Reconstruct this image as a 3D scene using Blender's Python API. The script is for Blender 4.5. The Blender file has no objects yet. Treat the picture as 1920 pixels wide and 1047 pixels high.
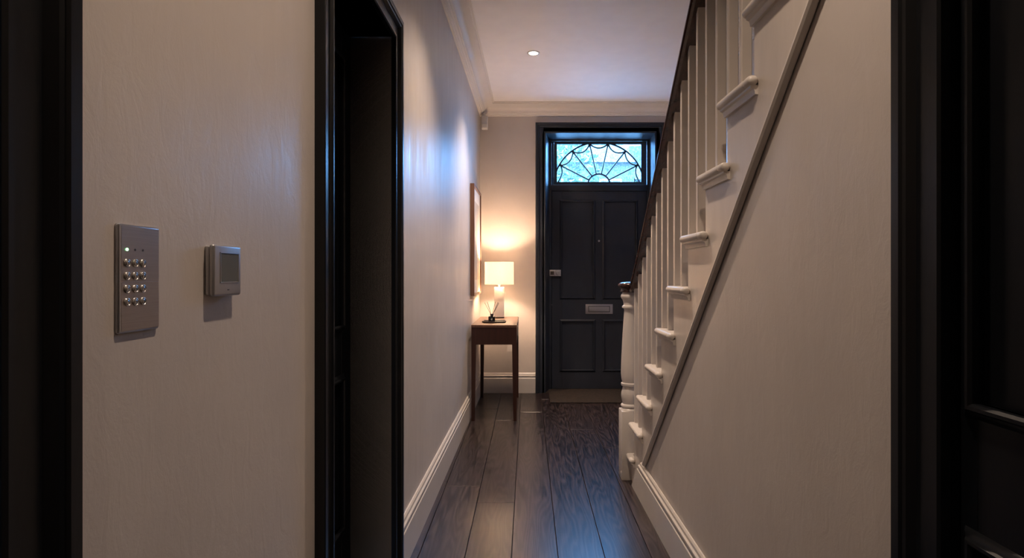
import bpy, bmesh, math, random
from mathutils import Vector, Matrix
random.seed(7)
C = bpy.context.scene.collection
sc = bpy.context.scene

# ------------------------------------------------------------------ camera, world, exposure
cam_d = bpy.data.cameras.new('camera'); cam = bpy.data.objects.new('camera', cam_d); C.objects.link(cam)
cam.location = (0, 0, 1.15); cam.rotation_euler = (math.pi/2, 0, 0)
cam_d.sensor_width = 36; cam_d.lens = 1100/1920*36
cam_d.shift_x = -30/1920; cam_d.shift_y = -8.5/1920; cam_d.clip_start = 0.02
sc.camera = cam
EYE = 1.15
SKY_COL = (0.20, 0.50, 1.0); SKY_STR = 16.0
w = bpy.data.worlds.new('sky'); sc.world = w; w.use_nodes = True
wn = w.node_tree; wn.nodes.clear()
wo = wn.nodes.new('ShaderNodeOutputWorld'); wb = wn.nodes.new('ShaderNodeBackground')
wb.inputs[0].default_value = (*SKY_COL, 1); wb.inputs[1].default_value = SKY_STR
wn.links.new(wb.outputs[0], wo.inputs[0])
vs = sc.view_settings
vs.view_transform = 'Standard'; vs.look = 'None'; vs.gamma = 1; vs.use_curve_mapping = False
vs.exposure = 2.0
WARM = (1.0, 0.78, 0.60)
SPOT_W = 27.0; LAMP_W = 9.5

# ------------------------------------------------------------------ materials
def principled(name):
    m = bpy.data.materials.new(name); m.use_nodes = True
    return m, m.node_tree, m.node_tree.nodes['Principled BSDF']
def ramp(nt, fac, stops):
    r = nt.nodes.new('ShaderNodeValToRGB'); e = r.color_ramp.elements
    while len(e) < len(stops): e.new(0.5)
    for i, (p, c) in enumerate(stops):
        e[i].position = p; e[i].color = (*c, 1) if len(c) == 3 else c
    nt.links.new(fac, r.inputs[0]); return r
def coords(nt, scale=(1, 1, 1), kind='Object', rnd=False):
    t = nt.nodes.new('ShaderNodeTexCoord'); mp = nt.nodes.new('ShaderNodeMapping')
    mp.inputs['Scale'].default_value = scale
    if rnd:
        oi = nt.nodes.new('ShaderNodeObjectInfo'); mu = nt.nodes.new('ShaderNodeMath'); mu.operation = 'MULTIPLY'
        mu.inputs[1].default_value = 37.0; nt.links.new(oi.outputs['Random'], mu.inputs[0])
        nt.links.new(mu.outputs[0], mp.inputs['Location'])
    nt.links.new(t.outputs[kind], mp.inputs[0]); return mp.outputs[0]
def noise(nt, vec, scale, detail=4, rough=.5, dist=0):
    n = nt.nodes.new('ShaderNodeTexNoise'); n.inputs['Scale'].default_value = scale
    n.inputs['Detail'].default_value = detail; n.inputs['Roughness'].default_value = rough
    n.inputs['Distortion'].default_value = dist
    if vec is not None: nt.links.new(vec, n.inputs['Vector'])
    return n.outputs['Fac']
def bump(nt, b, h, strength, dist=.002):
    n = nt.nodes.new('ShaderNodeBump'); n.inputs['Strength'].default_value = strength
    n.inputs['Distance'].default_value = dist
    nt.links.new(h, n.inputs['Height']); nt.links.new(n.outputs[0], b.inputs['Normal'])
def plain(name, col, rough=.5, metal=0, var=.06, nscale=9, bmp=0, bscale=120, spec=.5, stretch=(1, 1, 1)):
    m, nt, b = principled(name)
    v = coords(nt, stretch)
    f = noise(nt, v, nscale)
    lo = tuple(c*(1-var) for c in col); hi = tuple(min(1, c*(1+var)) for c in col)
    r = ramp(nt, f, [(.3, lo), (.7, hi)]); nt.links.new(r.outputs[0], b.inputs['Base Color'])
    b.inputs['Roughness'].default_value = rough; b.inputs['Metallic'].default_value = metal
    b.inputs['Specular IOR Level'].default_value = spec
    if bmp: bump(nt, b, noise(nt, v, bscale, 3), bmp)
    return m
def emit(name, col, s):
    m = bpy.data.materials.new(name); m.use_nodes = True; nt = m.node_tree; nt.nodes.clear()
    o = nt.nodes.new('ShaderNodeOutputMaterial'); e = nt.nodes.new('ShaderNodeEmission')
    e.inputs[0].default_value = (*col, 1); e.inputs[1].default_value = s
    nt.links.new(e.outputs[0], o.inputs[0]); return m

def wall_mat():
    m, nt, b = principled('wall_paint')
    v = coords(nt)
    vs_ = coords(nt, (5, 5, .7))
    f = noise(nt, v, 2.2, 5, .6)
    r = ramp(nt, f, [(.25, (.525, .468, .432)), (.75, (.59, .53, .49))])
    nt.links.new(r.outputs[0], b.inputs['Base Color'])
    g = noise(nt, vs_, 3.0, 5, .6, .6)
    rr = ramp(nt, g, [(.3, (.32,)*3), (.7, (.50,)*3)]); nt.links.new(rr.outputs[0], b.inputs['Roughness'])
    b.inputs['Specular IOR Level'].default_value = .5
    # light trowel and brush relief
    h1 = noise(nt, coords(nt, (1, 1, .45)), 26, 6, .62, .8); h2 = noise(nt, v, 220, 2, .5)
    mx = nt.nodes.new('ShaderNodeMath'); mx.operation = 'MULTIPLY_ADD'; mx.inputs[1].default_value = .12
    nt.links.new(h2, mx.inputs[0]); nt.links.new(h1, mx.inputs[2])
    bump(nt, b, mx.outputs[0], .32, .0035)
    return m
def floor_mat():
    m, nt, b = principled('dark_oak')
    v = coords(nt, (1, 1, 1), rnd=True)
    # cathedral grain: bands bent by a slow noise stretched along the plank
    slow = nt.nodes.new('ShaderNodeTexNoise'); slow.inputs['Scale'].default_value = 1.0; slow.inputs['Detail'].default_value = 2.2
    mp = nt.nodes.new('ShaderNodeMapping'); mp.inputs['Scale'].default_value = (7.5, .75, 1)
    nt.links.new(v, mp.inputs[0]); nt.links.new(mp.outputs[0], slow.inputs['Vector'])
    mu = nt.nodes.new('ShaderNodeMath'); mu.operation = 'MULTIPLY'; mu.inputs[1].default_value = 30
    nt.links.new(slow.outputs['Fac'], mu.inputs[0])
    fr = nt.nodes.new('ShaderNodeMath'); fr.operation = 'SINE'
    mu2 = nt.nodes.new('ShaderNodeMath'); mu2.operation = 'MULTIPLY'; mu2.inputs[1].default_value = 4.2
    nt.links.new(mu.outputs[0], mu2.inputs[0]); nt.links.new(mu2.outputs[0], fr.inputs[0])
    mp2 = nt.nodes.new('ShaderNodeMapping'); mp2.inputs['Scale'].default_value = (160, 5, 1)
    nt.links.new(v, mp2.inputs[0]); fine = noise(nt, mp2.outputs[0], 1.0, 4, .6)
    ad = nt.nodes.new('ShaderNodeMath'); ad.operation = 'MULTIPLY_ADD'; ad.inputs[1].default_value = .16
    nt.links.new(fr.outputs[0], ad.inputs[0]); nt.links.new(fine, ad.inputs[2])
    r = ramp(nt, ad.outputs[0], [(.28, (.008, .0052, .0050)), (.5, (.033, .0220, .0225)), (.78, (.074, .050, .050))])
    oi = nt.nodes.new('ShaderNodeObjectInfo')
    rr = ramp(nt, oi.outputs['Random'], [(0, (.62,)*3), (1, (.80,)*3)])
    mix = nt.nodes.new('ShaderNodeMix'); mix.data_type = 'RGBA'; mix.blend_type = 'MULTIPLY'; mix.inputs[0].default_value = 1
    nt.links.new(r.outputs[0], mix.inputs[6]); nt.links.new(rr.outputs[0], mix.inputs[7])
    nt.links.new(mix.outputs[2], b.inputs['Base Color'])
    r2 = ramp(nt, fine, [(.3, (.285,)*3), (.7, (.33,)*3)]); nt.links.new(r2.outputs[0], b.inputs['Roughness'])
    bump(nt, b, fine, .22, .0008)
    b.inputs['Specular IOR Level'].default_value = .6
    return m
def wood_mat(name, a, c, rough=.35, stretch=(40, 40, 2)):
    m, nt, b = principled(name)
    f = noise(nt, coords(nt, stretch), 1, 5, .6, .4)
    r = ramp(nt, f, [(.25, a), (.75, c)]); nt.links.new(r.outputs[0], b.inputs['Base Color'])
    b.inputs['Roughness'].default_value = rough; bump(nt, b, f, .1, .0006)
    return m
def steel_mat(name, col, rough, stretch):
    m, nt, b = principled(name)
    f = noise(nt, coords(nt, stretch), 1, 3, .6)
    r = ramp(nt, f, [(.3, tuple(x*.93 for x in col)), (.7, tuple(min(1, x*1.05) for x in col))])
    nt.links.new(r.outputs[0], b.inputs['Base Color'])
    b.inputs['Metallic'].default_value = 1; b.inputs['Roughness'].default_value = rough
    bump(nt, b, f, .06, .0003); return m
def glass_mat():
    m = bpy.data.materials.new('hammered_glass'); m.use_nodes = True; nt = m.node_tree; nt.nodes.clear()
    o = nt.nodes.new('ShaderNodeOutputMaterial'); t = nt.nodes.new('ShaderNodeBsdfTransparent')
    g = nt.nodes.new('ShaderNodeBsdfGlossy'); g.inputs['Roughness'].default_value = .08
    f = noise(nt, coords(nt), 75, 4, .75)
    r = ramp(nt, f, [(.35, (.50, .62, .70)), (.62, (.97, .99, 1.0))]); nt.links.new(r.outputs[0], t.inputs[0])
    bm_ = nt.nodes.new('ShaderNodeBump'); bm_.inputs['Strength'].default_value = .5; bm_.inputs['Distance'].default_value = .002
    nt.links.new(f, bm_.inputs['Height']); nt.links.new(bm_.outputs[0], g.inputs['Normal'])
    mx = nt.nodes.new('ShaderNodeMixShader'); mx.inputs[0].default_value = .06
    nt.links.new(t.outputs[0], mx.inputs[1]); nt.links.new(g.outputs[0], mx.inputs[2]); nt.links.new(mx.outputs[0], o.inputs[0])
    return m
def shade_mat():
    m = bpy.data.materials.new('linen_shade'); m.use_nodes = True; nt = m.node_tree; nt.nodes.clear()
    o = nt.nodes.new('ShaderNodeOutputMaterial')
    d = nt.nodes.new('ShaderNodeBsdfDiffuse'); tr = nt.nodes.new('ShaderNodeBsdfTranslucent')
    f = noise(nt, coords(nt, (1, 1, 1)), 300, 3)
    r = ramp(nt, f, [(.3, (.80, .74, .64)), (.7, (.90, .84, .75))])
    nt.links.new(r.outputs[0], d.inputs[0]); nt.links.new(r.outputs[0], tr.inputs[0])
    mx = nt.nodes.new('ShaderNodeMixShader'); mx.inputs[0].default_value = .22
    nt.links.new(d.outputs[0], mx.inputs[1]); nt.links.new(tr.outputs[0], mx.inputs[2]); nt.links.new(mx.outputs[0], o.inputs[0])
    return m

M = dict(
    wall=wall_mat(), floor=floor_mat(),
    ceiling=plain('ceiling_paint', (.86, .825, .81), .6, var=.02, bmp=.05, bscale=60),
    trim=plain('trim_paint', (.60, .545, .50), .33, var=.03, bmp=.04, bscale=90, stretch=(1, 1, 1)),
    cornice=plain('cornice_paint', (.70, .65, .61), .55, var=.02),
    stair=plain('stair_paint', (.565, .505, .455), .30, var=.04, nscale=6, bmp=.10, bscale=30, stretch=(1.2, 4, .9)),
    black=plain('near_black_paint', (.0040, .0048, .0065), .32, spec=.35, var=.12, bmp=.06, bscale=60, stretch=(2, 2, .5)),
    navy=plain('front_door_paint', (.021, .0255, .0365), .38, spec=.38, var=.08, bmp=.05, bscale=60, stretch=(2, 2, .5)),
    mahogany=wood_mat('mahogany', (.022, .007, .005), (.060, .020, .013), .22, (60, 4, 60)),
    walnut=wood_mat('walnut', (.026, .0085, .0055), (.056, .019, .012), .38, (90, 90, 3)),
    walnut_top_lit=wood_mat('walnut_top_lit', (.10, .05, .03), (.17, .09, .055), .34, (70, 3, 70)),  # lighter than the legs: lit sheen of the top put into the colour
    frame=wood_mat('frame_wood', (.12, .055, .035), (.20, .10, .065), .4, (60, 60, 4)),
    print=plain('art_print', (.62, .54, .45), .6, var=.25, nscale=5),
    mountc=plain('mount_card', (.80, .75, .67), .7, var=.02),
    steel=steel_mat('brushed_steel', (.43, .385, .355), .30, (8, 8, 500)),
    steel_side=steel_mat('steel_edge', (.50, .50, .53), .28, (8, 8, 60)),
    button=steel_mat('button_steel', (.60, .57, .55), .27, (60, 60, 60)),
    silver=plain('silver_plastic', (.42, .41, .42), .33, metal=.75, var=.03),
    screen=plain('grey_lcd', (.105, .110, .105), .18, var=.05),
    chrome=plain('satin_chrome', (.55, .52, .52), .35, metal=.9, var=.18, nscale=60),
    plate=plain('letter_plate_metal', (.40, .38, .40), .38, metal=.8, var=.05),
    mark=plain('dark_mark', (.03, .028, .027), .5),
    white_mark=plain('white_mark', (.75, .72, .68), .6),
    led=emit('green_led', (.25, 1.0, .35), 2.2),
    lens=emit('downlight_lens', (1.0, .86, .70), 9.0),
    white=plain('white_plastic', (.66, .63, .60), .4, var=.02),
    ceramic=plain('white_ceramic', (.78, .74, .70), .35, var=.02),
    brass=plain('dark_bronze', (.10, .08, .07), .35, metal=.8),
    shade=shade_mat(), glass=glass_mat(),
    bulb=emit('bulb_glow', (1.0, .72, .45), 14.0),
    tray=plain('dark_tray', (.045, .033, .030), .35),
    bottle=plain('dark_glass', (.012, .010, .010), .08),
    reed=plain('black_reed', (.05, .035, .028), .7),
    mat=plain('coir_mat', (.018, .0105, .0075), .95, var=.6, nscale=38, bmp=.8, bscale=420),
    lead=plain('fanlight_bar_paint', (.018, .030, .045), .4),
    dark=plain('dark_void', (.01, .01, .01), .8),
    brick=plain('stock_brick', (.09, .082, .075), .9, var=.35, nscale=5),
    slate=plain('slate', (.08, .085, .09), .7, var=.2),
    leaf=plain('tree_leaf', (.10, .13, .08), .8, var=.4, nscale=3),
    bark=plain('bark', (.12, .09, .07), .9, var=.3),
    street=plain('street', (.30, .29, .27), .9),
)

# ------------------------------------------------------------------ mesh helpers
class MB:
    def __init__(s): s.bm = bmesh.new()
    def box(s, x0, x1, y0, y1, z0, z1, bev=0, seg=2):
        r = bmesh.ops.create_cube(s.bm, size=1)
        vs_ = r['verts']
        for v in vs_:
            v.co = Vector(((x0+x1)/2+v.co.x*(x1-x0), (y0+y1)/2+v.co.y*(y1-y0), (z0+z1)/2+v.co.z*(z1-z0)))
        if bev:
            es = list({e for v in vs_ for e in v.link_edges})
            bmesh.ops.bevel(s.bm, geom=es, offset=bev, segments=seg, profile=.5, affect='EDGES', clamp_overlap=True)
        return s
    def prism(s, poly, lo, hi, axis='x', bev=0, seg=2):
        """poly in the plane across the axis: axis x -> (y,z), y -> (x,z), z -> (x,y)."""
        def P(a, b, h): return {'x': (h, a, b), 'y': (a, h, b), 'z': (a, b, h)}[axis]
        A = [s.bm.verts.new(P(a, b, lo)) for a, b in poly]; B = [s.bm.verts.new(P(a, b, hi)) for a, b in poly]
        n = len(poly); fs = [s.bm.faces.new(A), s.bm.faces.new(B[::-1])]
        for i in range(n): fs.append(s.bm.faces.new((A[i], B[i], B[(i+1) % n], A[(i+1) % n])))
        bmesh.ops.recalc_face_normals(s.bm, faces=fs)
        if bev:
            es = list({e for f in fs for e in f.edges})
            bmesh.ops.bevel(s.bm, geom=es, offset=bev, segments=seg, profile=.5, affect='EDGES', clamp_overlap=True)
        return s
    def lathe(s, prof, c=(0, 0, 0), n=32, axis='z'):
        """prof: list of (radius, height)."""
        rings = []
        for r, h in prof:
            ring = []
            for i in range(n):
                a = 2*math.pi*i/n; u, v = r*math.cos(a), r*math.sin(a)
                p = {'z': (u, v, h), 'y': (u, h, v), 'x': (h, u, v)}[axis]
                ring.append(s.bm.verts.new((c[0]+p[0], c[1]+p[1], c[2]+p[2])))
            rings.append(ring)
        fs = []
        for a, b in zip(rings, rings[1:]):
            for i in range(n): fs.append(s.bm.faces.new((a[i], a[(i+1) % n], b[(i+1) % n], b[i])))
        fs.append(s.bm.faces.new(rings[0][::-1])); fs.append(s.bm.faces.new(rings[-1]))
        bmesh.ops.recalc_face_normals(s.bm, faces=fs)
        return s
    def tube(s, pts, r, n=8):
        pts = [Vector(p) for p in pts]; rings = []
        for i, p in enumerate(pts):
            t = (pts[min(i+1, len(pts)-1)]-pts[max(i-1, 0)]).normalized()
            ref = Vector((0, 1, 0)) if abs(t.y) < .9 else Vector((1, 0, 0))
            a = t.cross(ref).normalized(); b = t.cross(a)
            rr = r[i] if isinstance(r, (list, tuple)) else r
            rings.append([s.bm.verts.new(p+rr*(math.cos(2*math.pi*k/n)*a+math.sin(2*math.pi*k/n)*b)) for k in range(n)])
        fs = []
        for a, b in zip(rings, rings[1:]):
            for i in range(n): fs.append(s.bm.faces.new((a[i], a[(i+1) % n], b[(i+1) % n], b[i])))
        fs.append(s.bm.faces.new(rings[0][::-1])); fs.append(s.bm.faces.new(rings[-1]))
        bmesh.ops.recalc_face_normals(s.bm, faces=fs)
        return s
    def sweep(s, path, prof, N, side=1, closed=False, n=0):
        """mitred moulding: prof (u, v), u across the path in its plane, v along N."""
        path = [Vector(p) for p in path]; N = Vector(N).normalized(); L = len(path); rings = []
        for i, p in enumerate(path):
            ds = []
            if closed or i > 0: ds.append((p-path[i-1]).normalized())
            if closed or i < L-1: ds.append((path[(i+1) % L]-p).normalized())
            ns = [N.cross(d)*side for d in ds]
            m = ns[0] if len(ns) == 1 else (ns[0]+ns[1])/(1+ns[0].dot(ns[1]))
            rings.append([s.bm.verts.new(p+u*m+v*N) for u, v in prof])
        k = len(prof); fs = []
        pr = list(zip(rings, rings[1:]))+([(rings[-1], rings[0])] if closed else [])
        for a, b in pr:
            for j in range(k): fs.append(s.bm.faces.new((a[j], a[(j+1) % k], b[(j+1) % k], b[j])))
        if not closed:
            fs.append(s.bm.faces.new(rings[0][::-1])); fs.append(s.bm.faces.new(rings[-1]))
        bmesh.ops.recalc_face_normals(s.bm, faces=fs)
        return s
    def done(s, name, mat, parent=None, smooth=30, loc=None, rotz=0):
        me = bpy.data.meshes.new(name); s.bm.to_mesh(me); s.bm.free()
        me.materials.append(M[mat] if isinstance(mat, str) else mat)
        if smooth:
            for p in me.polygons: p.use_smooth = True
            me.set_sharp_from_angle(angle=math.radians(smooth))
        o = bpy.data.objects.new(name, me); C.objects.link(o)
        if parent: o.parent = parent
        if loc is not None: o.location = loc
        if rotz: o.rotation_euler = (0, 0, rotz)
        return o

def tag(o, label=None, cat=None, group=None, kind=None):
    if label: o['label'] = label
    if cat: o['category'] = cat
    if group: o['group'] = group
    if kind: o['kind'] = kind
    return o
def thing(name, label, cat, loc=(0, 0, 0), rotz=0, group=None, kind=None):
    o = bpy.data.objects.new(name, None); C.objects.link(o); o.empty_display_size = .05
    o.location = loc; o.rotation_euler = (0, 0, rotz)
    return tag(o, label, cat, group, kind)
def copy_tree(o, parent=None):
    c = o.copy(); C.objects.link(c)
    if parent: c.parent = parent
    for ch in list(o.children): copy_tree(ch, c)
    return c

# left wall frame: local x = out into the hall, local y = along the wall; right frame: local x = away from the hall
LA, LR = -.517, -.009
RA, RR = .63, .0164
def LF(x, s, z=0): return (LA + x*math.cos(LR) - s*math.sin(LR), x*math.sin(LR)+s*math.cos(LR), z)
def RF(p, s, z=0): return (RA + p*math.cos(RR) - s*math.sin(RR), p*math.sin(RR)+s*math.cos(RR), z)
H = 2.79; YF = 5.70; YB = -2.6; XR = 1.48; TOP = 5.3
WELL0, WELL1, WELLX = .20, 3.40, .50

# ------------------------------------------------------------------ room shell
def struct(o, label, cat='structure'):
    return tag(o, label=label, kind='structure')
# left wall with two door openings
b = MB()
NO0, NO1 = -.26, .555        # near-left door opening (s)
MO0, MO1 = 1.477, 2.138      # middle-left door opening
for a, c, z0, z1 in ((YB, NO0, 0, H), (NO0, NO1, 2.0, H), (NO1, MO0, 0, H), (MO0, MO1, 2.017, H), (MO1, YF+.02, 0, H)):
    b.box(-.22, 0, a, c, z0, z1)
o = b.done('wall_left', 'wall', loc=(LA, 0, 0), rotz=LR); struct(o, 'greige plastered left wall of the hallway')
# right (spandrel) wall below the stair
SB0, SZ0, SL = 2.915, .212, .910      # bead line: Z = SZ0 + SL*(SB0 - s)
def bead(s): return SZ0+SL*(SB0-s)
def sbead(z): return SB0-(z-SZ0)/SL
D3A, D3B, D3T = .06, .861, 1.87
b = MB()
b.prism([(D3B, 0), (sbead(0), 0), (D3B, bead(D3B))], .004, .05)
b.prism([(D3A, D3T), (D3B, D3T), (D3B, bead(D3B)), (sbead(H), H), (D3A, H)] if sbead(H) > D3A else [(D3A, D3T), (D3B, D3T), (D3B, bead(D3B)), (D3A, bead(D3A))], .004, .05)
b.box(.004, .05, YB, D3A, 0, H)
o = b.done('wall_right', 'wall', loc=(RA, 0, 0), rotz=RR); struct(o, 'greige plastered wall below the staircase')
# front wall around the door opening
DX0, DX1, DZ = .173, 1.230, 2.523
b = MB()
b.box(-.75, DX0, YF, YF+.25, 0, TOP).box(DX1, XR+.2, YF, YF+.25, 0, TOP).box(DX0, DX1, YF, YF+.25, DZ, TOP)
o = b.done('wall_front', 'wall'); struct(o, 'cream wall around the front door')
o = MB().box(XR, XR+.2, WELL0-.1, YF, 0, TOP).done('wall_stair', 'wall'); struct(o, 'wall on the far side of the staircase')
o = MB().box(-.8, 1.7, YB-.15, YB, 0, H).done('wall_back', 'wall'); struct(o, 'wall behind the viewpoint')
b = MB()
b.box(WELLX-.1, WELLX, WELL0, WELL1, H+.12, TOP).box(WELLX-.1, XR+.2, WELL1, WELL1+.1, H+.12, TOP).box(.7, XR, WELL0-.1, WELL0, 0, TOP).box(WELLX-.1, .7, WELL0-.1, WELL0, H, TOP)
o = b.done('wall_stairwell', 'wall'); struct(o, 'upper walls enclosing the stairwell')
b = MB()
b.box(-.8, WELLX, YB-.1, YF+.1, H, H+.12).box(WELLX, XR+.1, WELL1, YF+.1, H, H+.12).box(WELLX, XR+.1, YB-.1, WELL0, H, H+.12)
o = b.done('ceiling', 'ceiling'); struct(o, 'plain pale ceiling with one lit downlight')
o = MB().box(WELLX-.1, XR+.1, WELL0-.1, WELL1+.1, TOP, TOP+.1).done('ceiling_stairwell', 'ceiling'); struct(o, 'upper ceiling over the stairwell')

# floor: sub floor plus planks, each its own piece
b = MB(); b.box(-.8, XR+.1, YB-.1, YF+.35, -.12, -.019)
floor = b.done('floor', 'dark'); struct(floor, 'dark oak plank floor of the hallway')
plank_rows = [-.6375+.19*i for i in range(12)]
explicit = {1: [3.186, 5.02], 2: [2.956, 4.62], 3: [1.2, 4.9], 4: [1.9, 5.4], 5: [.9, 4.35], 6: [2.1, 3.9]}
for i, x0 in enumerate(plank_rows):
    x1 = x0+.19
    a0, a1 = max(x0, -.60), min(x1, XR)
    if a1-a0 < .02: continue
    cuts = [YB]+([c for c in explicit[i]] if i in explicit else [])
    if i in explicit:
        c = explicit[i][0]-1.85; pre = []
        while c > YB+.3: pre.append(c); c -= 1.85
        cuts = [YB]+sorted(pre)+explicit[i]
    else:
        c = YB+random.uniform(.6, 1.6)
        while c < YF-.4: cuts.append(c); c += random.uniform(1.5, 2.0)
    cuts.append(YF+.02)
    for c0, c1 in zip(cuts, cuts[1:]):
        if a0 > .72 and c1 < 3.2: continue
        cx, cy = (a0+a1)/2, (c0+c1)/2
        pb = MB(); wd, ln = (a1-a0)/2-.0009, (c1-c0)/2-.0008
        pb.box(-wd, wd, -ln, ln, -.018, 0, .0014, 1)
        pb.done('plank', 'floor', floor, smooth=0, loc=(cx, cy, random.uniform(-.0001, 0)))

# cornice
co = [(0, 0), (.145, 0), (.145, .007), (.132, .009), (.130, .017), (.118, .020), (.108, .027), (.088, .036), (.066, .050), (.052, .064), (.050, .072),
      (.040, .073), (.038, .080), (.026, .083), (.022, .092), (.014, .094), (.012, .102), (0, .104)]
def corn(name, path, label, side=1):
    o = MB().sweep(path, co, (0, 0, -1), side).done(name, 'cornice', smooth=40); struct(o, label); return o
pl0, pl1 = LF(0, YB+.01, H), LF(0, YF, H)
corn('trim_1', [pl0, (pl1[0], YF, H), (XR, YF, H), (XR, WELL1+.1, H)], 'pale moulded plaster cornice round the hall ceiling', 1)

# skirting boards
sk = [(0, 0), (.018, 0), (.018, .142), (.0145, .146), (.0145, .158), (.018, .163), (.0175, .170), (.011, .176), (.010, .187), (.005, .194), (0, .194)]
def skirt(name, path, label, side):
    o = MB().sweep(path, sk, (0, 0, 1), side).done(name, 'trim', smooth=30); struct(o, label); return o
skirt('baseboard_left', [LF(0, MO1+.125), (LF(0, YF)[0], YF, 0), (DX0-.102, YF, 0)], 'painted skirting board along the left and front walls', -1)
skirt('baseboard_left_near', [LF(0, NO1+.09), LF(0, MO0-.11)], 'painted skirting board below the keypad', -1)
skirt('baseboard_left_back', [LF(0, YB), LF(0, NO0-.1)], 'painted skirting behind the viewpoint', -1)
skirt('baseboard_hall', [(DX1+.102, YF, 0), (XR, YF, 0), (XR, 3.45, 0)], 'painted skirting right of the front door', -1)
# right skirting: far end cut along the string line
b = MB(); pts = [RF(0.004, D3B+.10), RF(0.004, 3.2)]
b.sweep(pts, sk, (0, 0, 1), 1)
for v in b.bm.verts:
    if v.co.y > 3: v.co.y -= v.co.z/SL
o = b.done('baseboard_right', 'trim'); struct(o, 'painted skirting board along the wall under the stairs')

# ------------------------------------------------------------------ doors
arch = [(0, 0), (0, .014), (.004, .018), (.012, .018), (.016, .013), (.020, .010), (.066, .010), (.070, .016), (.074, .022), (.080, .024), (.084, .021), (.088, .026), (.108, .026), (.110, .024), (.110, 0)]
def archprof(w): k = w/.110; return [(u*k, v) for u, v in arch]
def rect(x0, x1, z0, z1, y): return [(x0, y, z0), (x1, y, z0), (x1, y, z1), (x0, y, z1)]
bol = [(0, 0), (0, .008), (.004, .012), (.009, .012), (.012, .008), (.018, .005), (.022, .001), (.026, -.004), (.026, -.010), (0, -.010)]
def leaf(parent, x0, x1, z0, z1, panels, yf, mat, th=.044):
    """door leaf with its face at y=yf looking towards -y; panels are (x0,x1,z0,z1)"""
    xs = sorted({p[0] for p in panels}); 
    b = MB(); b.box(x0, x1, yf+.016, yf+th, z0, z1, .001, 1)
    cols = sorted({(p[0], p[1]) for p in panels}); rows = sorted({(p[2], p[3]) for p in panels})
    b.done('leaf_core', mat, parent)
    def piece(name, *a): MB().box(*a, .0012, 1).done(name, mat, parent)
    piece('stile', x0, cols[0][0], yf, yf+.017, z0, z1); piece('stile', cols[-1][1], x1, yf, yf+.017, z0, z1)
    zz = [z0]+[q for r in rows for q in r]+[z1]
    for k in range(0, len(zz), 2): piece('rail', cols[0][0], cols[-1][1], yf, yf+.017, zz[k], zz[k+1])
    for (a, b_), (c, d) in zip(cols, cols[1:]):
        for r in rows: piece('muntin', b_, c, yf, yf+.017, r[0], r[1])
    for p in panels:
        q = MB(); q.box(p[0]+.001, p[1]-.001, yf+.013, yf+.018, p[2]+.001, p[3]-.001)
        pn = q.done('panel', mat, parent)
        MB().sweep(rect(p[0], p[1], p[2], p[3], yf), bol, (0, -1, 0), -1, closed=True).done('panel_moulding', mat, pn, smooth=25)

# front door
d1 = thing('door_1', 'dark blue-black four panel front door below the fanlight', None, (0.7, 5.86, 0), kind='structure')
def off(o, dx=0, dy=0, dz=0): o.location = (dx, dy, dz); return o
LXC, LYC = .7, 5.86
def L1(x): return x-LXC
yf = .012
lx0, lx1 = L1(.239), L1(1.186)
def pz(v, y=5.872): return EYE-(v-515)*y/1100
def pxx(u, y=5.872): return (u-990)*y/1100-LXC
ca, cb, cc, cd = pxx(1053.5), pxx(1112.3), pxx(1133.5), pxx(1192)
leaf(d1, lx0, lx1, .006, pz(359), [(ca, cb, pz(557.5), pz(379)), (cc, cd, pz(557.5), pz(379)), (ca, cb, pz(693.5), pz(603.5)), (cc, cd, pz(693.5), pz(603.5))], yf, 'navy')
# frame: jambs, transom rail and head
b = MB()
b.box(L1(.16), L1(.236), 0, .10, 0, DZ+.02, .002).box(L1(1.189), L1(1.28), 0, .10, 0, DZ+.02, .002).box(L1(.2), L1(.262), .050, .10, 0, DZ).box(L1(1.165), L1(1.28), .050, .10, 0, DZ)
b.box(L1(.2), L1(1.22), .050, .10, pz(359)-.02, pz(350))
b.box(L1(.23), L1(1.2), 0, .10, pz(359)+.003, pz(347), .003).box(L1(.23), L1(1.2), 0, .10, pz(264.5), DZ+.04, .002)
b.done('door_frame', 'navy', d1)
# splayed lining between wall and frame
b = MB()
t0, t1, t2 = (DX0, 5.69), (.212, 5.862), (1.214, 5.862)
b.prism([(L1(DX0), -.17), (L1(.212), .002), (L1(.14), .002), (L1(.14), -.17)], 0, DZ+.0, 'z')
b.prism([(L1(DX1), -.17), (L1(1.214), .002), (L1(1.28), .002), (L1(1.28), -.17)], 0, DZ+.0, 'z')
b.prism([(-.17, DZ), (.002, DZ-.028), (.002, DZ+.05), (-.17, DZ+.05)], L1(.15), L1(1.27), 'x')
b.done('lining', 'navy', d1)
b = MB(); b.sweep([(L1(DX0), -.16, 0), (L1(DX0), -.16, DZ), (L1(DX1), -.16, DZ), (L1(DX1), -.16, 0)], archprof(.100), (0, -1, 0), 1)
b.done('architrave', 'navy', d1, smooth=25)
o = MB().box(L1(.15), L1(1.25), -.19, .12, -.01, .0045).box(L1(.2), L1(1.22), .050, .12, 0, .02).done('threshold', 'mat', d1)
lp = MB().box(pxx(1097.8), pxx(1148.8), yf-.006, yf, pz(589), pz(570.8), .002).done('letter_plate', 'plate', d1); lp['label'] = 'silver letter plate'
MB().box(pxx(1103), pxx(1143.5), yf-.0066, yf-.0055, pz(585.5), pz(574.3)).done('flap_recess_shade', 'mark', lp, smooth=0)  # dark sheet standing in for the shade in the recess round the flap
fl = MB().box(pxx(1104), pxx(1142.5), yf-.0085, yf-.005, pz(584.3), pz(575.3), .0015).done('flap', 'plate', lp)
pe = MB().lathe([(.010, yf-.004), (.010, yf), ], (pxx(1123), 0, pz(452)), 16, 'y').done('peephole', 'chrome', d1); pe['label'] = 'small bright peephole'
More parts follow.
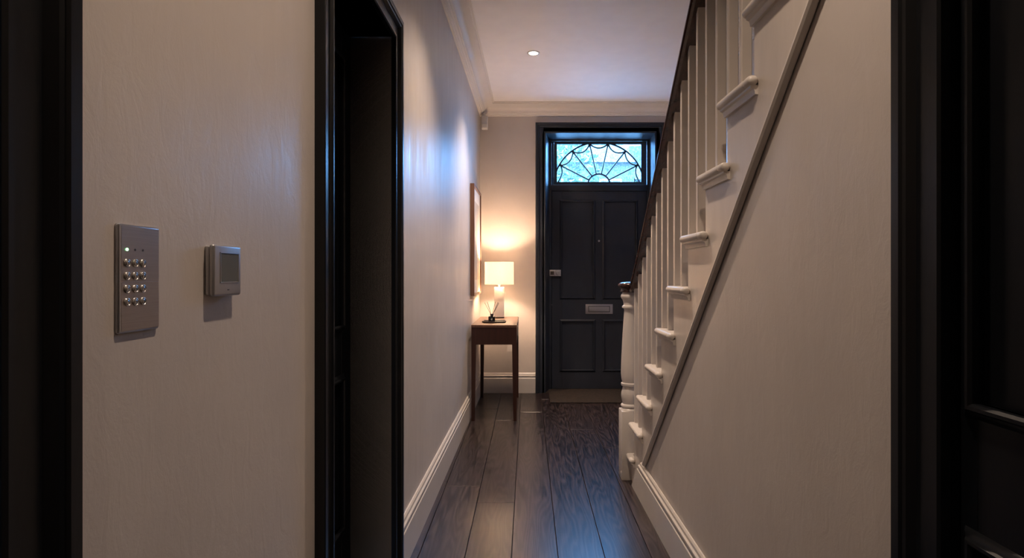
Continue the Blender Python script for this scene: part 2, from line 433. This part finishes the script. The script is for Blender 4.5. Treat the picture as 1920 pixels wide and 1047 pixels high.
la = MB().box(pxx(1030.2), pxx(1051.3), yf-.030, yf, pz(518.2), pz(506.4), .003).done('night_latch', 'chrome', d1); la['label'] = 'silver night latch'
MB().lathe([(.0, yf-.044), (.014, yf-.044), (.017, yf-.040), (.017, yf-.031), (.022, yf-.029)], (pxx(1045), 0, pz(512.2)), 20, 'y').done('latch_knob', 'chrome', la)
MB().box(pxx(1032), pxx(1038.5), yf-.034, yf-.029, pz(515.5), pz(509), .002).done('latch_plate', 'brass', la)
for v in (572, 731):
    MB().lathe([(.005, yf-.006), (.005, yf)], (pxx(1034.5), 0, pz(v)), 10, 'y').done('edge_dot', 'chrome', d1)  # small chrome discs along the left edge of the door

# fanlight window
w1 = thing('window_1', 'rectangular fanlight with spider web glazing over the front door', None, (.7, 5.872, 2.05), kind='structure')
gx0, gx1 = pxx(1039, 5.872), pxx(1207.5, 5.872); gz0, gz1 = pz(346.5)-2.05, pz(265.3)-2.05
b = MB(); b.sweep([(gx0, 0, gz0), (gx1, 0, gz0), (gx1, 0, gz1), (gx0, 0, gz1)], [(0, 0), (-.028, 0), (-.028, .03), (-.006, .03), (0, .022)], (0, 1, 0), 1, closed=True)
b.done('window_frame', 'lead', w1)
MB().box(gx0-.01, gx1+.01, .018, .022, gz0-.01, gz1+.01).done('pane', 'glass', w1, smooth=0)
def fp(cx, cy):   # crop pixel -> local
    u = 1000+cx/4.027; v = 220+cy/4.027
    return (pxx(u, 5.882), .012, pz(v, 5.882)-2.05)
def arc(p0, p1, p2, n=10):
    out = []
    for i in range(n+1):
        t = i/n; c = [2*p1[k]-.5*(p0[k]+p2[k]) for k in (0, 1)]
        out.append(((1-t)**2*p0[0]+2*t*(1-t)*c[0]+t*t*p2[0], (1-t)**2*p0[1]+2*t*(1-t)*c[1]+t*t*p2[1]))
    return out
def fbar(pts, r=.0078): MB().tube([fp(*p) for p in pts], r, 8).done('glazing_bar', 'lead', w1)
cx, cy = 495, 508
fbar([(cx-337*math.cos(math.pi*i/32), cy-318*math.sin(math.pi*i/32)) for i in range(33)], .0092)
fbar([(cx-83*math.cos(math.pi*i/16), cy-80*math.sin(math.pi*i/16)) for i in range(17)], .0100)
nodes = [(204, 363), (299, 262), (425, 201), (565, 201), (691, 262), (786, 363)]
hubs = [(417, 472), (441, 441), (476, 430), (514, 430), (549, 441), (573, 472)]
for n_, h_ in zip(nodes, hubs): fbar([n_, h_])
sc_ = [((178, 503), (216, 425), (204, 363)), ((204, 363), (271, 335), (299, 262)), ((299, 262), (377, 262), (425, 201)), ((425, 201), (495, 233), (565, 201)),
       ((565, 201), (613, 262), (691, 262)), ((691, 262), (719, 335), (786, 363)), ((786, 363), (774, 425), (812, 503))]
for a in sc_: fbar(arc(*a))
for n_ in nodes:
    p = fp(*n_); MB().lathe([(.012, p[1]-.008), (.012, p[1]+.006)], (p[0], 0, p[2]), 12, 'y').done('boss', 'lead', w1)

# middle-left door: deep black reveal
def side_door(name, label, loc, rot, width, top, recess, awidth, mat, panels_z, stile, wall_th=.2, face=0):
    """local x = along the wall, local -y = out into the hall, opening 0..width"""
    d = thing(name, label, None, loc, rot, kind='structure')
    b = MB()
    b.box(-.02, 0, face, recess+.06, 0, top+.02).box(width, width+.02, face, recess+.06, 0, top+.02).box(-.02, width+.02, face, recess+.06, top, top+.02)
    if recess > .05:
        b.box(0, .012, recess-.0, recess+.06, 0, top).box(width-.012, width, recess+.0, recess+.06, 0, top)
    b.done('lining', mat, d)
    MB().sweep([(0, face, 0), (0, face, top), (width, face, top), (width, face, 0)], archprof(awidth), (0, -1, 0), 1).done('architrave', mat, d, smooth=25)
    mid = width/2; st = stile; mu = .055
    pn = []
    for z0, z1 in panels_z: pn += [(st, mid-mu, z0, z1), (mid+mu, width-st, z0, z1)]
    leaf(d, .003, width-.003, .006, top-.003, pn, recess, mat)
    return d
side_door('door_2', 'near-black panelled door set deep in the left wall', LF(0, MO0), LR+math.pi/2, MO1-MO0, 2.017, .15, .090, 'black', [(.27, .78), (.975, 1.895)], .10)
side_door('door_4', 'near-black moulded door surround at the left end of the wall', LF(0, NO0), LR+math.pi/2, NO1-NO0, 2.0, .03, .086, 'black', [(.27, .78), (.975, 1.895)], .10)
side_door('door_3', 'near-black panelled door below the upper stairs', RF(.004, D3B), RR-math.pi/2, D3B-D3A, D3T, .012, .099, 'black', [(.27, .765), (.968, 1.77)], .036, face=0)

# ------------------------------------------------------------------ staircase
G, R1, Z1, DZ_ = .2035, 1.772, 1.674, .190
st = thing('staircase', 'cream painted open-string staircase with mahogany handrail and turned newel', 'staircase', (RA, 0, 0), RR)
KMAX, KMIN = 9, -5
def rk(k): return R1+G*(k-1)
def zk(k): return Z1-DZ_*(k-1)
poly = [(sbead(0), 0), (rk(9), 0), (rk(9), zk(9)-.028)]
for k in range(9, KMIN-1, -1):
    poly += [(rk(k), zk(k)-.028)] if k != 9 else []
    poly += [(rk(k-1), zk(k)-.028)]
send = rk(KMIN-1)
poly += [(send, bead(send))]
string = MB().prism(poly, 0, .030, 'x', .0015, 1).done('stringer', 'stair', st)
b = MB(); s_lo, s_hi = SB0, send
dv = Vector((0, s_hi-s_lo, bead(s_hi)-bead(s_lo)))
b.sweep([(0, s_lo, bead(s_lo)-.004), (0, s_hi, bead(s_hi)-.004)], [(-.014, 0), (-.014, .006), (-.010, .013), (-.003, .017), (.004, .016), (.009, .011), (.012, .004), (.020, .003), (.020, 0)], (-1, 0, 0), 1)
b.done('string_bead', 'trim', st)
PW = .87
def proto_step():
    tb = MB()
    # tread slab with rounded nosing on the front and the return side; origin at riser line / tread top
    def outline(ins):
        x0 = -.030+ins; y1 = .026-ins; y0 = -.285+ins
        return [(x0, y0), (PW, y0), (PW, y1), (x0, y1)]
    return tb
treads = []
tb = MB(); tb.box(-.030, PW, -G-.002, .018, -.027, 0, .0128, 4)
tread_me = None
ret = MB(); ret.box(-.030, -.0005, -.240, -G+.012, -.027, 0, .0128, 4)
tb_o = tb.done('tread', 'trim', st, smooth=40)
rt_o = ret.done('return_nosing', 'trim', tb_o, smooth=40)
scp = [(0, -.026), (-.020, -.026), (-.019, -.032), (-.012, -.035), (-.009, -.042), (-.008, -.050), (0, -.050)]
sb = MB(); sb.prism(scp, -.230, .006, 'y'); sc_o = sb.done('scotia', 'trim', tb_o, smooth=30)
rb = MB(); rb.box(.002, PW, -.016, 0, -DZ_, -.026); r_o = rb.done('riser', 'stair', st, smooth=0)
for k in range(KMAX, KMIN-1, -1):
    if k == KMAX: t_, r_ = tb_o, r_o
    else:
        t_ = copy_tree(tb_o, st); r_ = r_o.copy(); C.objects.link(r_); r_.parent = st
    t_.location = (0, rk(k), zk(k)); r_.location = (0, rk(k), zk(k))
# rail path (s, z) along p = .018
def railtop(s): return Z1+.762-.9337*(s-R1)
rp = [(s, railtop(s)) for s in [rk(KMIN)-.05+i*(3.05-(rk(KMIN)-.05))/12 for i in range(13)]]
rp += [(3.11, 1.196), (3.16, 1.152), (3.21, 1.118), (3.26, 1.100), (3.32, 1.094)]
prof = [(-.022, -.050), (-.030, -.040), (-.022, -.032), (-.020, -.026), (-.031, -.018), (-.031, -.010), (-.024, -.003), (-.010, 0), (.010, 0), (.024, -.003), (.031, -.010), (.031, -.018), (.020, -.026), (.022, -.032), (.030, -.040), (.022, -.050)]
b = MB(); rings = []
for i, (s, z) in enumerate(rp):
    a = rp[max(i-1, 0)]; c = rp[min(i+1, len(rp)-1)]; t = Vector((0, c[0]-a[0], c[1]-a[1])).normalized(); nrm = Vector((1, 0, 0)).cross(t)
    if nrm.z < 0: nrm = -nrm
    rings.append([b.bm.verts.new(Vector((.012+u, s, z))+nrm*v) for u, v in prof])
fs = []
for A, B in zip(rings, rings[1:]):
    for j in range(len(prof)): fs.append(b.bm.faces.new((A[j], A[(j+1) % len(prof)], B[(j+1) % len(prof)], B[j])))
fs += [b.bm.faces.new(rings[0]), b.bm.faces.new(rings[-1][::-1])]
bmesh.ops.recalc_face_normals(b.bm, faces=fs)
hr = b.done('handrail', 'mahogany', st, smooth=50); hr['label'] = 'polished dark mahogany handrail'
# balusters: two to a tread
for k in range(KMAX, KMIN-1, -1):
    for j in (0, 1):
        s0 = rk(k)-.010-j*G/2
        if s0 > 3.22: continue
        zt0, zt1 = railtop(s0)-.048*1.33, railtop(s0+.02)-.048*1.33
        if s0 > 3.05:
            zt0 = 1.196-.045-(s0-3.10)*.6; zt1 = zt0-.012
        b = MB(); w0, w1_ = .002, .032
        b.prism([(s0, zk(k)-.001), (s0+.020, zk(k)-.001), (s0+.020, zt1+.012), (s0, zt0+.012)], w0, w1_, 'x', .002, 1)
        b.done('baluster', 'stair', st, smooth=30)
# newel
ns = 3.323
nb = MB()
hb = .053
nb.box(-hb, hb, -hb, hb, 0, .385, .004, 2)
tr = [(hb, .384), (.047, .396), (.040, .399)]
nb.lathe([(.030, .36), (.0525, .386), (.047, .396), (.043, .398), (.049, .404), (.050, .411), (.046, .418), (.040, .421), (.041, .428), (.045, .445), (.048, .463), (.047, .482), (.042, .500), (.038, .514),
          (.038, .518), (.046, .521), (.049, .528), (.048, .536), (.042, .540), (.043, .546), (.046, .560), (.049, .59), (.0475, .65), (.044, .73), (.0385, .83), (.033, .91), (.0305, .950), (.033, .957), (.041, .960), (.043, .966), (.041, .972),
          (.035, .975), (.034, .985), (.036, .995), (.038, 1.003), (.040, 1.008), (.046, 1.015), (.050, 1.026), (.047, 1.037), (.041, 1.043), (.039, 1.050), (.040, 1.056)], n=40)
nw = nb.done('newel_post', 'trim', st, smooth=40, loc=(0, ns, 0))
cb_ = MB(); cb_.lathe([(.020, 1.046), (.052, 1.050), (.054, 1.056), (.048, 1.062), (.048, 1.070), (.056, 1.078), (.064, 1.084), (.066, 1.091), (.062, 1.098), (.050, 1.104), (.025, 1.108), (.004, 1.109)], n=40)
nc = cb_.done('newel_cap', 'mahogany', nw, smooth=50); nc['label'] = 'round mahogany newel cap'

# ------------------------------------------------------------------ keypad
kp = thing('keypad', 'brushed steel twelve-button door entry keypad with green light on left wall', 'keypad', LF(0, .764, 1.145), LR)
def kz(z): return z-1.145
b = MB(); b.box(-.001, .0050, -.040, .040, kz(1.076), kz(1.214), .0042, 4); b.done('body', 'steel_side', kp)
MB().box(.0040, .0053, -.0352, .0380, kz(1.1405), kz(1.2110), .0003, 1).done('upper_plate', 'steel', kp)
MB().box(.0040, .0053, -.0352, .0380, kz(1.0790), kz(1.1400), .0003, 1).done('lower_plate', 'steel', kp)
cols_ = (.739-.764, .754-.764, .769-.764); rows_ = (1.1644, 1.148, 1.1315, 1.115)
keys = '123456789*0#'
def glyph(txt, size, parent, loc, mat, rot=(math.pi/2, 0, math.pi/2), name='digit'):
    cu = bpy.data.curves.new(name, 'FONT'); cu.body = txt; cu.size = size; cu.align_x = 'CENTER'; cu.align_y = 'CENTER'; cu.extrude = .00012
    t_ = bpy.data.objects.new('tmp', cu); C.objects.link(t_)
    me = bpy.data.meshes.new_from_object(t_.evaluated_get(bpy.context.evaluated_depsgraph_get())); bpy.data.objects.remove(t_)
    me.materials.clear(); me.materials.append(M[mat])
    o = bpy.data.objects.new(name, me); C.objects.link(o); o.parent = parent; o.location = loc; o.rotation_euler = rot
    return o
bt = MB(); bt.lathe([(.0054, 0), (.0054, .0009), (.0050, .0015), (.0044, .0016), (.0039, .0008), (.0036, .0008), (.0032, .0014), (.0015, .0017), (.0003, .0017)], n=24, axis='x')
bt_o = None
for r_i, z in enumerate(rows_):
    for c_i, y in enumerate(cols_):
        if bt_o is None: bt_o = o = bt.done('button', 'button', kp, smooth=50)
        else: o = bt_o.copy(); C.objects.link(o); o.parent = kp
        o.location = (.0053, y, kz(z))
        glyph(keys[r_i*3+c_i], .0055, o, (.00168, 0, 0), 'mark')
for i, y in enumerate(cols_):
    o = MB().lathe([(.0019, 0), (.0019, .0006), (.0012, .0011)] if i == 0 else [(.0015, 0), (.0015, .0003)], n=16, axis='x').done('indicator_light', 'led' if i == 0 else 'mark', kp, loc=(.0053, y, kz(1.1816)))
    o['label'] = 'lit green indicator' if i == 0 else 'unlit indicator'

# thermostat
th = thing('thermostat', 'square silver wall thermostat with blank grey screen right of the keypad', 'thermostat', LF(0, .963, 1.1565), LR)
def tz(z): return z-1.1565
MB().box(0, .0085, -.0415, .0415, tz(1.1170), tz(1.1955), .003, 3).done('back_plate', 'silver', th)
b = MB(); b.box(.0078, .0165, -.043, .043, tz(1.115), tz(1.198), .0042, 4); b.done('housing', 'silver', th)
s0, s1, z0, z1 = .939-.963, .995-.963, tz(1.1375), tz(1.1845)
MB().sweep([(.0162, s0, z0), (.0162, s1, z0), (.0162, s1, z1), (.0162, s0, z1)], [(-.0016, 0), (-.0012, .0012), (0, .0014), (.0008, 0)], (1, 0, 0), 1, closed=True).done('screen_bezel', 'steel_side', th)
MB().box(.0160, .0167, s0, s1, z0, z1).done('screen', 'screen', th, smooth=0)
MB().box(.0165, .0168, -.0028, -.0004, tz(1.1240), tz(1.1258), 0).box(.0165, .0168, .0006, .0028, tz(1.1240), tz(1.1258), 0).done('marking', 'mark', th, smooth=0)

# ------------------------------------------------------------------ console table
TZ = .754
ct = thing('console_table', 'slim dark walnut console table with tapered legs against the left wall', 'table', (-.2665, 5.06, 0), 0)
tx0, tx1, ty0, ty1 = -.1785, .1785, -.465, .44
top = MB().box(tx0, tx1, ty0, ty1, TZ-.020, TZ, .0015, 1).done('tabletop', 'walnut_top_lit', ct)
b = MB()
b.box(tx0+.036, tx1-.036, ty0+.002, ty0+.020, TZ-.155, TZ-.020, .001, 1); b.done('end_apron', 'walnut', ct)
MB().box(tx0+.036, tx1-.036, ty1-.020, ty1-.002, TZ-.155, TZ-.020, .001, 1).done('end_apron', 'walnut', ct)
MB().box(tx0+.002, tx0+.018, ty0+.036, ty1-.036, TZ-.155, TZ-.020, .001, 1).done('back_apron', 'walnut', ct)
MB().box(tx1-.022, tx1-.012, ty0+.036, ty1-.036, TZ-.155, TZ-.020, .001, 1).done('drawer_rail', 'walnut', ct)
ym = (ty0+ty1)/2
for a, c in ((ty0+.040, ym-.002), (ym+.002, ty1-.040)):
    dr = MB().box(tx1-.014, tx1-.001, a, c, TZ-.150, TZ-.026, .001, 1).done('drawer', 'walnut', ct)
    MB().box(tx1-.002, tx1+.004, (a+c)/2-.05, (a+c)/2+.05, TZ-.034, TZ-.028, .001, 1).done('finger_pull', 'brass', dr)
for sx in (0, 1):
    for sy in (0, 1):
        X0 = tx0+.001 if sx == 0 else tx1-.001-.036; Y0 = ty0+.001 if sy == 0 else ty1-.001-.036
        b = MB(); v = []
        for z, t in ((TZ-.020, 0), (TZ-.155, 0), (0, 1)):
            x_a = X0+(0 if sx == 0 else .010*t); x_b = X0+.036-(.010*t if sx == 0 else 0)
            y_a = Y0+(0 if sy == 0 else .010*t); y_b = Y0+.036-(.010*t if sy == 0 else 0)
            v.append([b.bm.verts.new(p) for p in ((x_a, y_a, z), (x_b, y_a, z), (x_b, y_b, z), (x_a, y_b, z))])
        fs = [b.bm.faces.new(v[0]), b.bm.faces.new(v[2][::-1])]
        for A, B in ((v[0], v[1]), (v[1], v[2])):
            for i in range(4): fs.append(b.bm.faces.new((A[i], B[i], B[(i+1) % 4], A[(i+1) % 4])))
        bmesh.ops.recalc_face_normals(b.bm, faces=fs)
        b.done('leg', 'walnut', ct, smooth=0)

# table lamp
LX, LY = -.263, 5.37
tl = thing('table_lamp', 'lit table lamp with cream drum shade and white column base on console table', 'lamp', (LX, LY, TZ))
MB().box(-.046, .046, -.046, .046, 0, .010, .001, 1).done('foot', 'brass', tl)
MB().box(-.0435, .0435, -.0435, .0435, .010, .280, .003, 2).done('base', 'ceramic', tl)
MB().lathe([(.010, .279), (.010, .300), (.014, .302), (.014, .335), (.004, .336)], n=20).done('lamp_holder', 'chrome', tl)
b = MB(); n = 56
zb, zt, rr = .305, .510, .133
outer = []
for r_, z_ in ((rr, zb), (rr, zt), (rr-.0015, zt), (rr-.0015, zb)):
    outer.append([b.bm.verts.new((r_*math.cos(2*math.pi*i/n), r_*math.sin(2*math.pi*i/n), z_)) for i in range(n)])
for q in range(4):
    A, B = outer[q], outer[(q+1) % 4]
    for i in range(n): b.bm.faces.new((A[i], A[(i+1) % n], B[(i+1) % n], B[i]))
bmesh.ops.recalc_face_normals(b.bm, faces=b.bm.faces[:])
b.done('lamp_shade', 'shade', tl, smooth=40)
b = MB()
for i in range(3):
    a = i*2.094+.4; b.tube([(.012*math.cos(a), .012*math.sin(a), .500), ((rr-.002)*math.cos(a), (rr-.002)*math.sin(a), .500)], .0015, 6)
b.lathe([(.013, .497), (.013, .503)], n=12)
b.tube([(0, 0, .335), (.04, 0, .36), (.045, 0, .43), (0, 0, .498)], .0012, 6)
b.done('shade_spider', 'chrome', tl)
MB().lathe([(.012, .334), (.013, .340), (.020, .352), (.022, .366), (.018, .378), (.008, .384), (.002, .385)], n=20).done('bulb', 'bulb', tl, smooth=60)
ld = bpy.data.lights.new('lamp_light', 'POINT'); ld.energy = LAMP_W; ld.color = (1.0, .69, .46); ld.shadow_soft_size = .03
lo = bpy.data.objects.new('lamp_light', ld); C.objects.link(lo); lo.parent = tl; lo.location = (0, 0, .412)

# tray and diffuser
trl = thing('tray', 'small dark rectangular tray at the near end of the console table', 'tray', (-.279, 4.86, TZ))
b = MB(); b.box(-.088, .088, -.065, .065, 0, .006, .002).box(-.097, .097, -.075, -.066, .003, .014, .003).box(-.097, .097, .066, .075, .003, .014, .003).box(-.097, -.088, -.075, .075, .003, .014, .003).box(.088, .097, -.075, .075, .003, .014, .003)
b.done('tray_body', 'tray', trl)
df = thing('reed_diffuser', 'black cube bottle of scented reeds standing on the dark tray', 'diffuser', (-.299, 4.85, TZ+.006))
MB().box(-.0275, .0275, -.0275, .0275, 0, .044, .002).done('bottle', 'bottle', df)
MB().lathe([(.012, .043), (.012, .050), (.015, .051), (.015, .064), (.011, .065)], n=20).done('neck', 'tray', df)
glyph('d', .024, df, (0, -.0277, .022), 'white_mark', (math.pi/2, 0, 0), 'emblem')
for tx, ty, tz_ in ((-.060, .01, .158), (-.036, -.02, .165), (.028, .02, .163), (.052, -.01, .160), (.056, .03, .152)):
    MB().tube([(tx*-.12, ty*-.1, .03), (tx, ty, tz_)], .0018, 6).done('reed', 'reed', df)

# framed picture
pf = thing('picture_frame', 'wooden framed cream print hanging on left wall above the console table', 'picture', LF(0, 5.115, 1.4365), LR)
hw, hh = .315, .4615
b = MB(); b.sweep([(0, -hw, -hh), (0, hw, -hh), (0, hw, hh), (0, -hw, hh)], [(0, .002), (0, .033), (.002, .035), (.020, .035), (.022, .033), (.022, .002)], (1, 0, 0), 1, closed=True)
b.done('frame', 'frame', pf, smooth=25)
MB().box(.004, .024, -hw+.02, hw-.02, -hh+.02, hh-.02).done('mount', 'mountc', pf, smooth=0)
MB().box(.0235, .0245, -hw+.10, hw-.10, -hh+.13, hh-.13).done('print', 'print', pf, smooth=0)

# alarm sensor
ps = thing('motion_sensor', 'small white alarm motion sensor in the corner below the cornice', 'sensor', (-.415, 5.63, 2.60))
b = MB(); b.box(-.030, .030, -.022, .020, -.058, .072, .008, 3); b.done('housing', 'white', ps)
MB().box(-.024, .024, -.026, -.018, -.050, -.010, .004, 2).done('sensor_lens', 'mountc', ps)
MB().tube([(0, .0, .066), (-.01, .02, .095), (-.02, .068, .100)], [.014, .013, .016], 10).done('bracket', 'white', ps)

# doormat
MB_m = MB().box(.20, 1.22, 5.232, 5.655, .0002, .009, .002, 1).done('doormat', 'mat', smooth=0)
tag(MB_m, 'brown coir doormat on the floor in front of the front door', 'mat')

# downlights
def downlight(x, y, label, power=SPOT_W, angle=118):
    t = thing('downlight', label, 'light', (x, y, H), group='recessed ceiling downlights')
    b = MB(); n = 40; rings = []
    for r_, z_ in ((.048, 0), (.048, -.003), (.044, -.005), (.034, -.004), (.033, .0)):
        rings.append([b.bm.verts.new((r_*math.cos(2*math.pi*i/n), r_*math.sin(2*math.pi*i/n), z_)) for i in range(n)])
    for A, B in zip(rings, rings[1:]):
        for i in range(n): b.bm.faces.new((A[i], A[(i+1) % n], B[(i+1) % n], B[i]))
    bmesh.ops.recalc_face_normals(b.bm, faces=b.bm.faces[:])
    b.done('trim_ring', 'white', t, smooth=40)
    MB().lathe([(.034, -.0005), (.033, -.0015)], n=32).done('light_lens', 'lens', t)
    l = bpy.data.lights.new('spot', 'SPOT'); l.energy = power; l.color = WARM; l.spot_size = math.radians(angle); l.spot_blend = 1.0; l.shadow_soft_size = .025
    lo = bpy.data.objects.new('spot', l); C.objects.link(lo); lo.parent = t; lo.location = (0, 0, -.012)
    return t
downlight(.04, 4.34, 'small round recessed ceiling downlight, lit, in the hall ceiling', SPOT_W*1.7, 104)
downlight(.13, .96, 'recessed downlight overhead between the keypad and the under-stair wall', SPOT_W*.72)
downlight(.08, 2.65, 'recessed downlight overhead beside the middle of the stair', SPOT_W*1.3, 104)
downlight(.05, -.9, 'unseen fill downlight added just behind the viewpoint', SPOT_W*.45)  # added fill lamp, brightens the faces turned towards the camera
l = bpy.data.lights.new('portal', 'AREA'); l.shape = 'RECTANGLE'; l.size = .95; l.size_y = .5; l.cycles.is_portal = True
lo = bpy.data.objects.new('portal', l); C.objects.link(lo); lo.location = (.72, 5.99, 2.26); lo.rotation_euler = (-math.pi/2, 0, 0)

# ------------------------------------------------------------------ outside, seen through the fanlight
o = MB().box(-14, 16, 6.2, 40, -.3, -.12).done('ground_outside', 'street', smooth=0); struct(o, 'street outside the front door')
def house(x, y, wd, h, rh, label):
    hs = thing('house', label, 'building', (x, y, -.12), group=None)
    MB().box(-wd/2, wd/2, 0, 7, 0, h).done('wall', 'brick', hs, smooth=0)
    MB().prism([(-.3, h), (7.3, h), (3.5, h+rh)], -wd/2-.1, wd/2+.1, 'x').done('roof', 'slate', hs, smooth=0)
    MB().box(-wd/2+.2, -wd/2+1.1, 3.2, 3.8, h+rh-.8, h+rh+.9).done('chimney', 'brick', hs, smooth=0)
    for k in range(3):
        xx = (k-1)*wd/3.2
        for z in (.9, 3.9):
            wf = MB().box(xx-.5, xx+.5, -.06, .05, z, z+1.6, .01, 1).done('window', 'white', hs, smooth=0)
            MB().box(xx-.43, xx+.43, -.07, -.055, z+.08, z+1.52).done('pane', 'screen', wf, smooth=0)
house(1.9, 26, 5.6, 6.2, 1.6, 'middle house across the street, seen through the fanlight')
house(8.3, 27, 6.6, 5.6, 1.4, 'lower house across the street, right part of the fanlight view')
house(-4.6, 27, 7.0, 7.0, 2.0, 'taller house across the street, left part of the fanlight view')
def tree(x, y, h, label):
    t = thing('tree', label, 'tree', (x, y, -.12))
    MB().tube([(0, 0, 0), (.05, 0, h*.4), (0, .1, h*.8)], [.16, .12, .05], 8).done('trunk', 'bark', t)
    b = MB()
    for i in range(2600):
        a = random.random()*6.283; u = random.uniform(-1, 1); r = random.random()**.4*h*.36
        c = Vector((r*math.sqrt(1-u*u)*math.cos(a), r*math.sqrt(1-u*u)*math.sin(a), h*.68+r*u*.9))
        q = Matrix.Rotation(random.random()*6, 3, Vector((random.random(), random.random(), random.random()+.1)).normalized())
        s_ = random.uniform(.07, .14)
        b.bm.faces.new([b.bm.verts.new(c+q@Vector(p)*s_) for p in ((-1, 0, 0), (0, -.5, .1), (1, 0, 0), (0, .5, .1))])
    b.done('foliage', 'leaf', t, smooth=0)['kind'] = 'stuff'
tree(.2, 17, 5.6, 'leafy tree outside, seen through the left of the fanlight')
tree(5.2, 22, 5.2, 'tree outside, seen through the right of the fanlight')
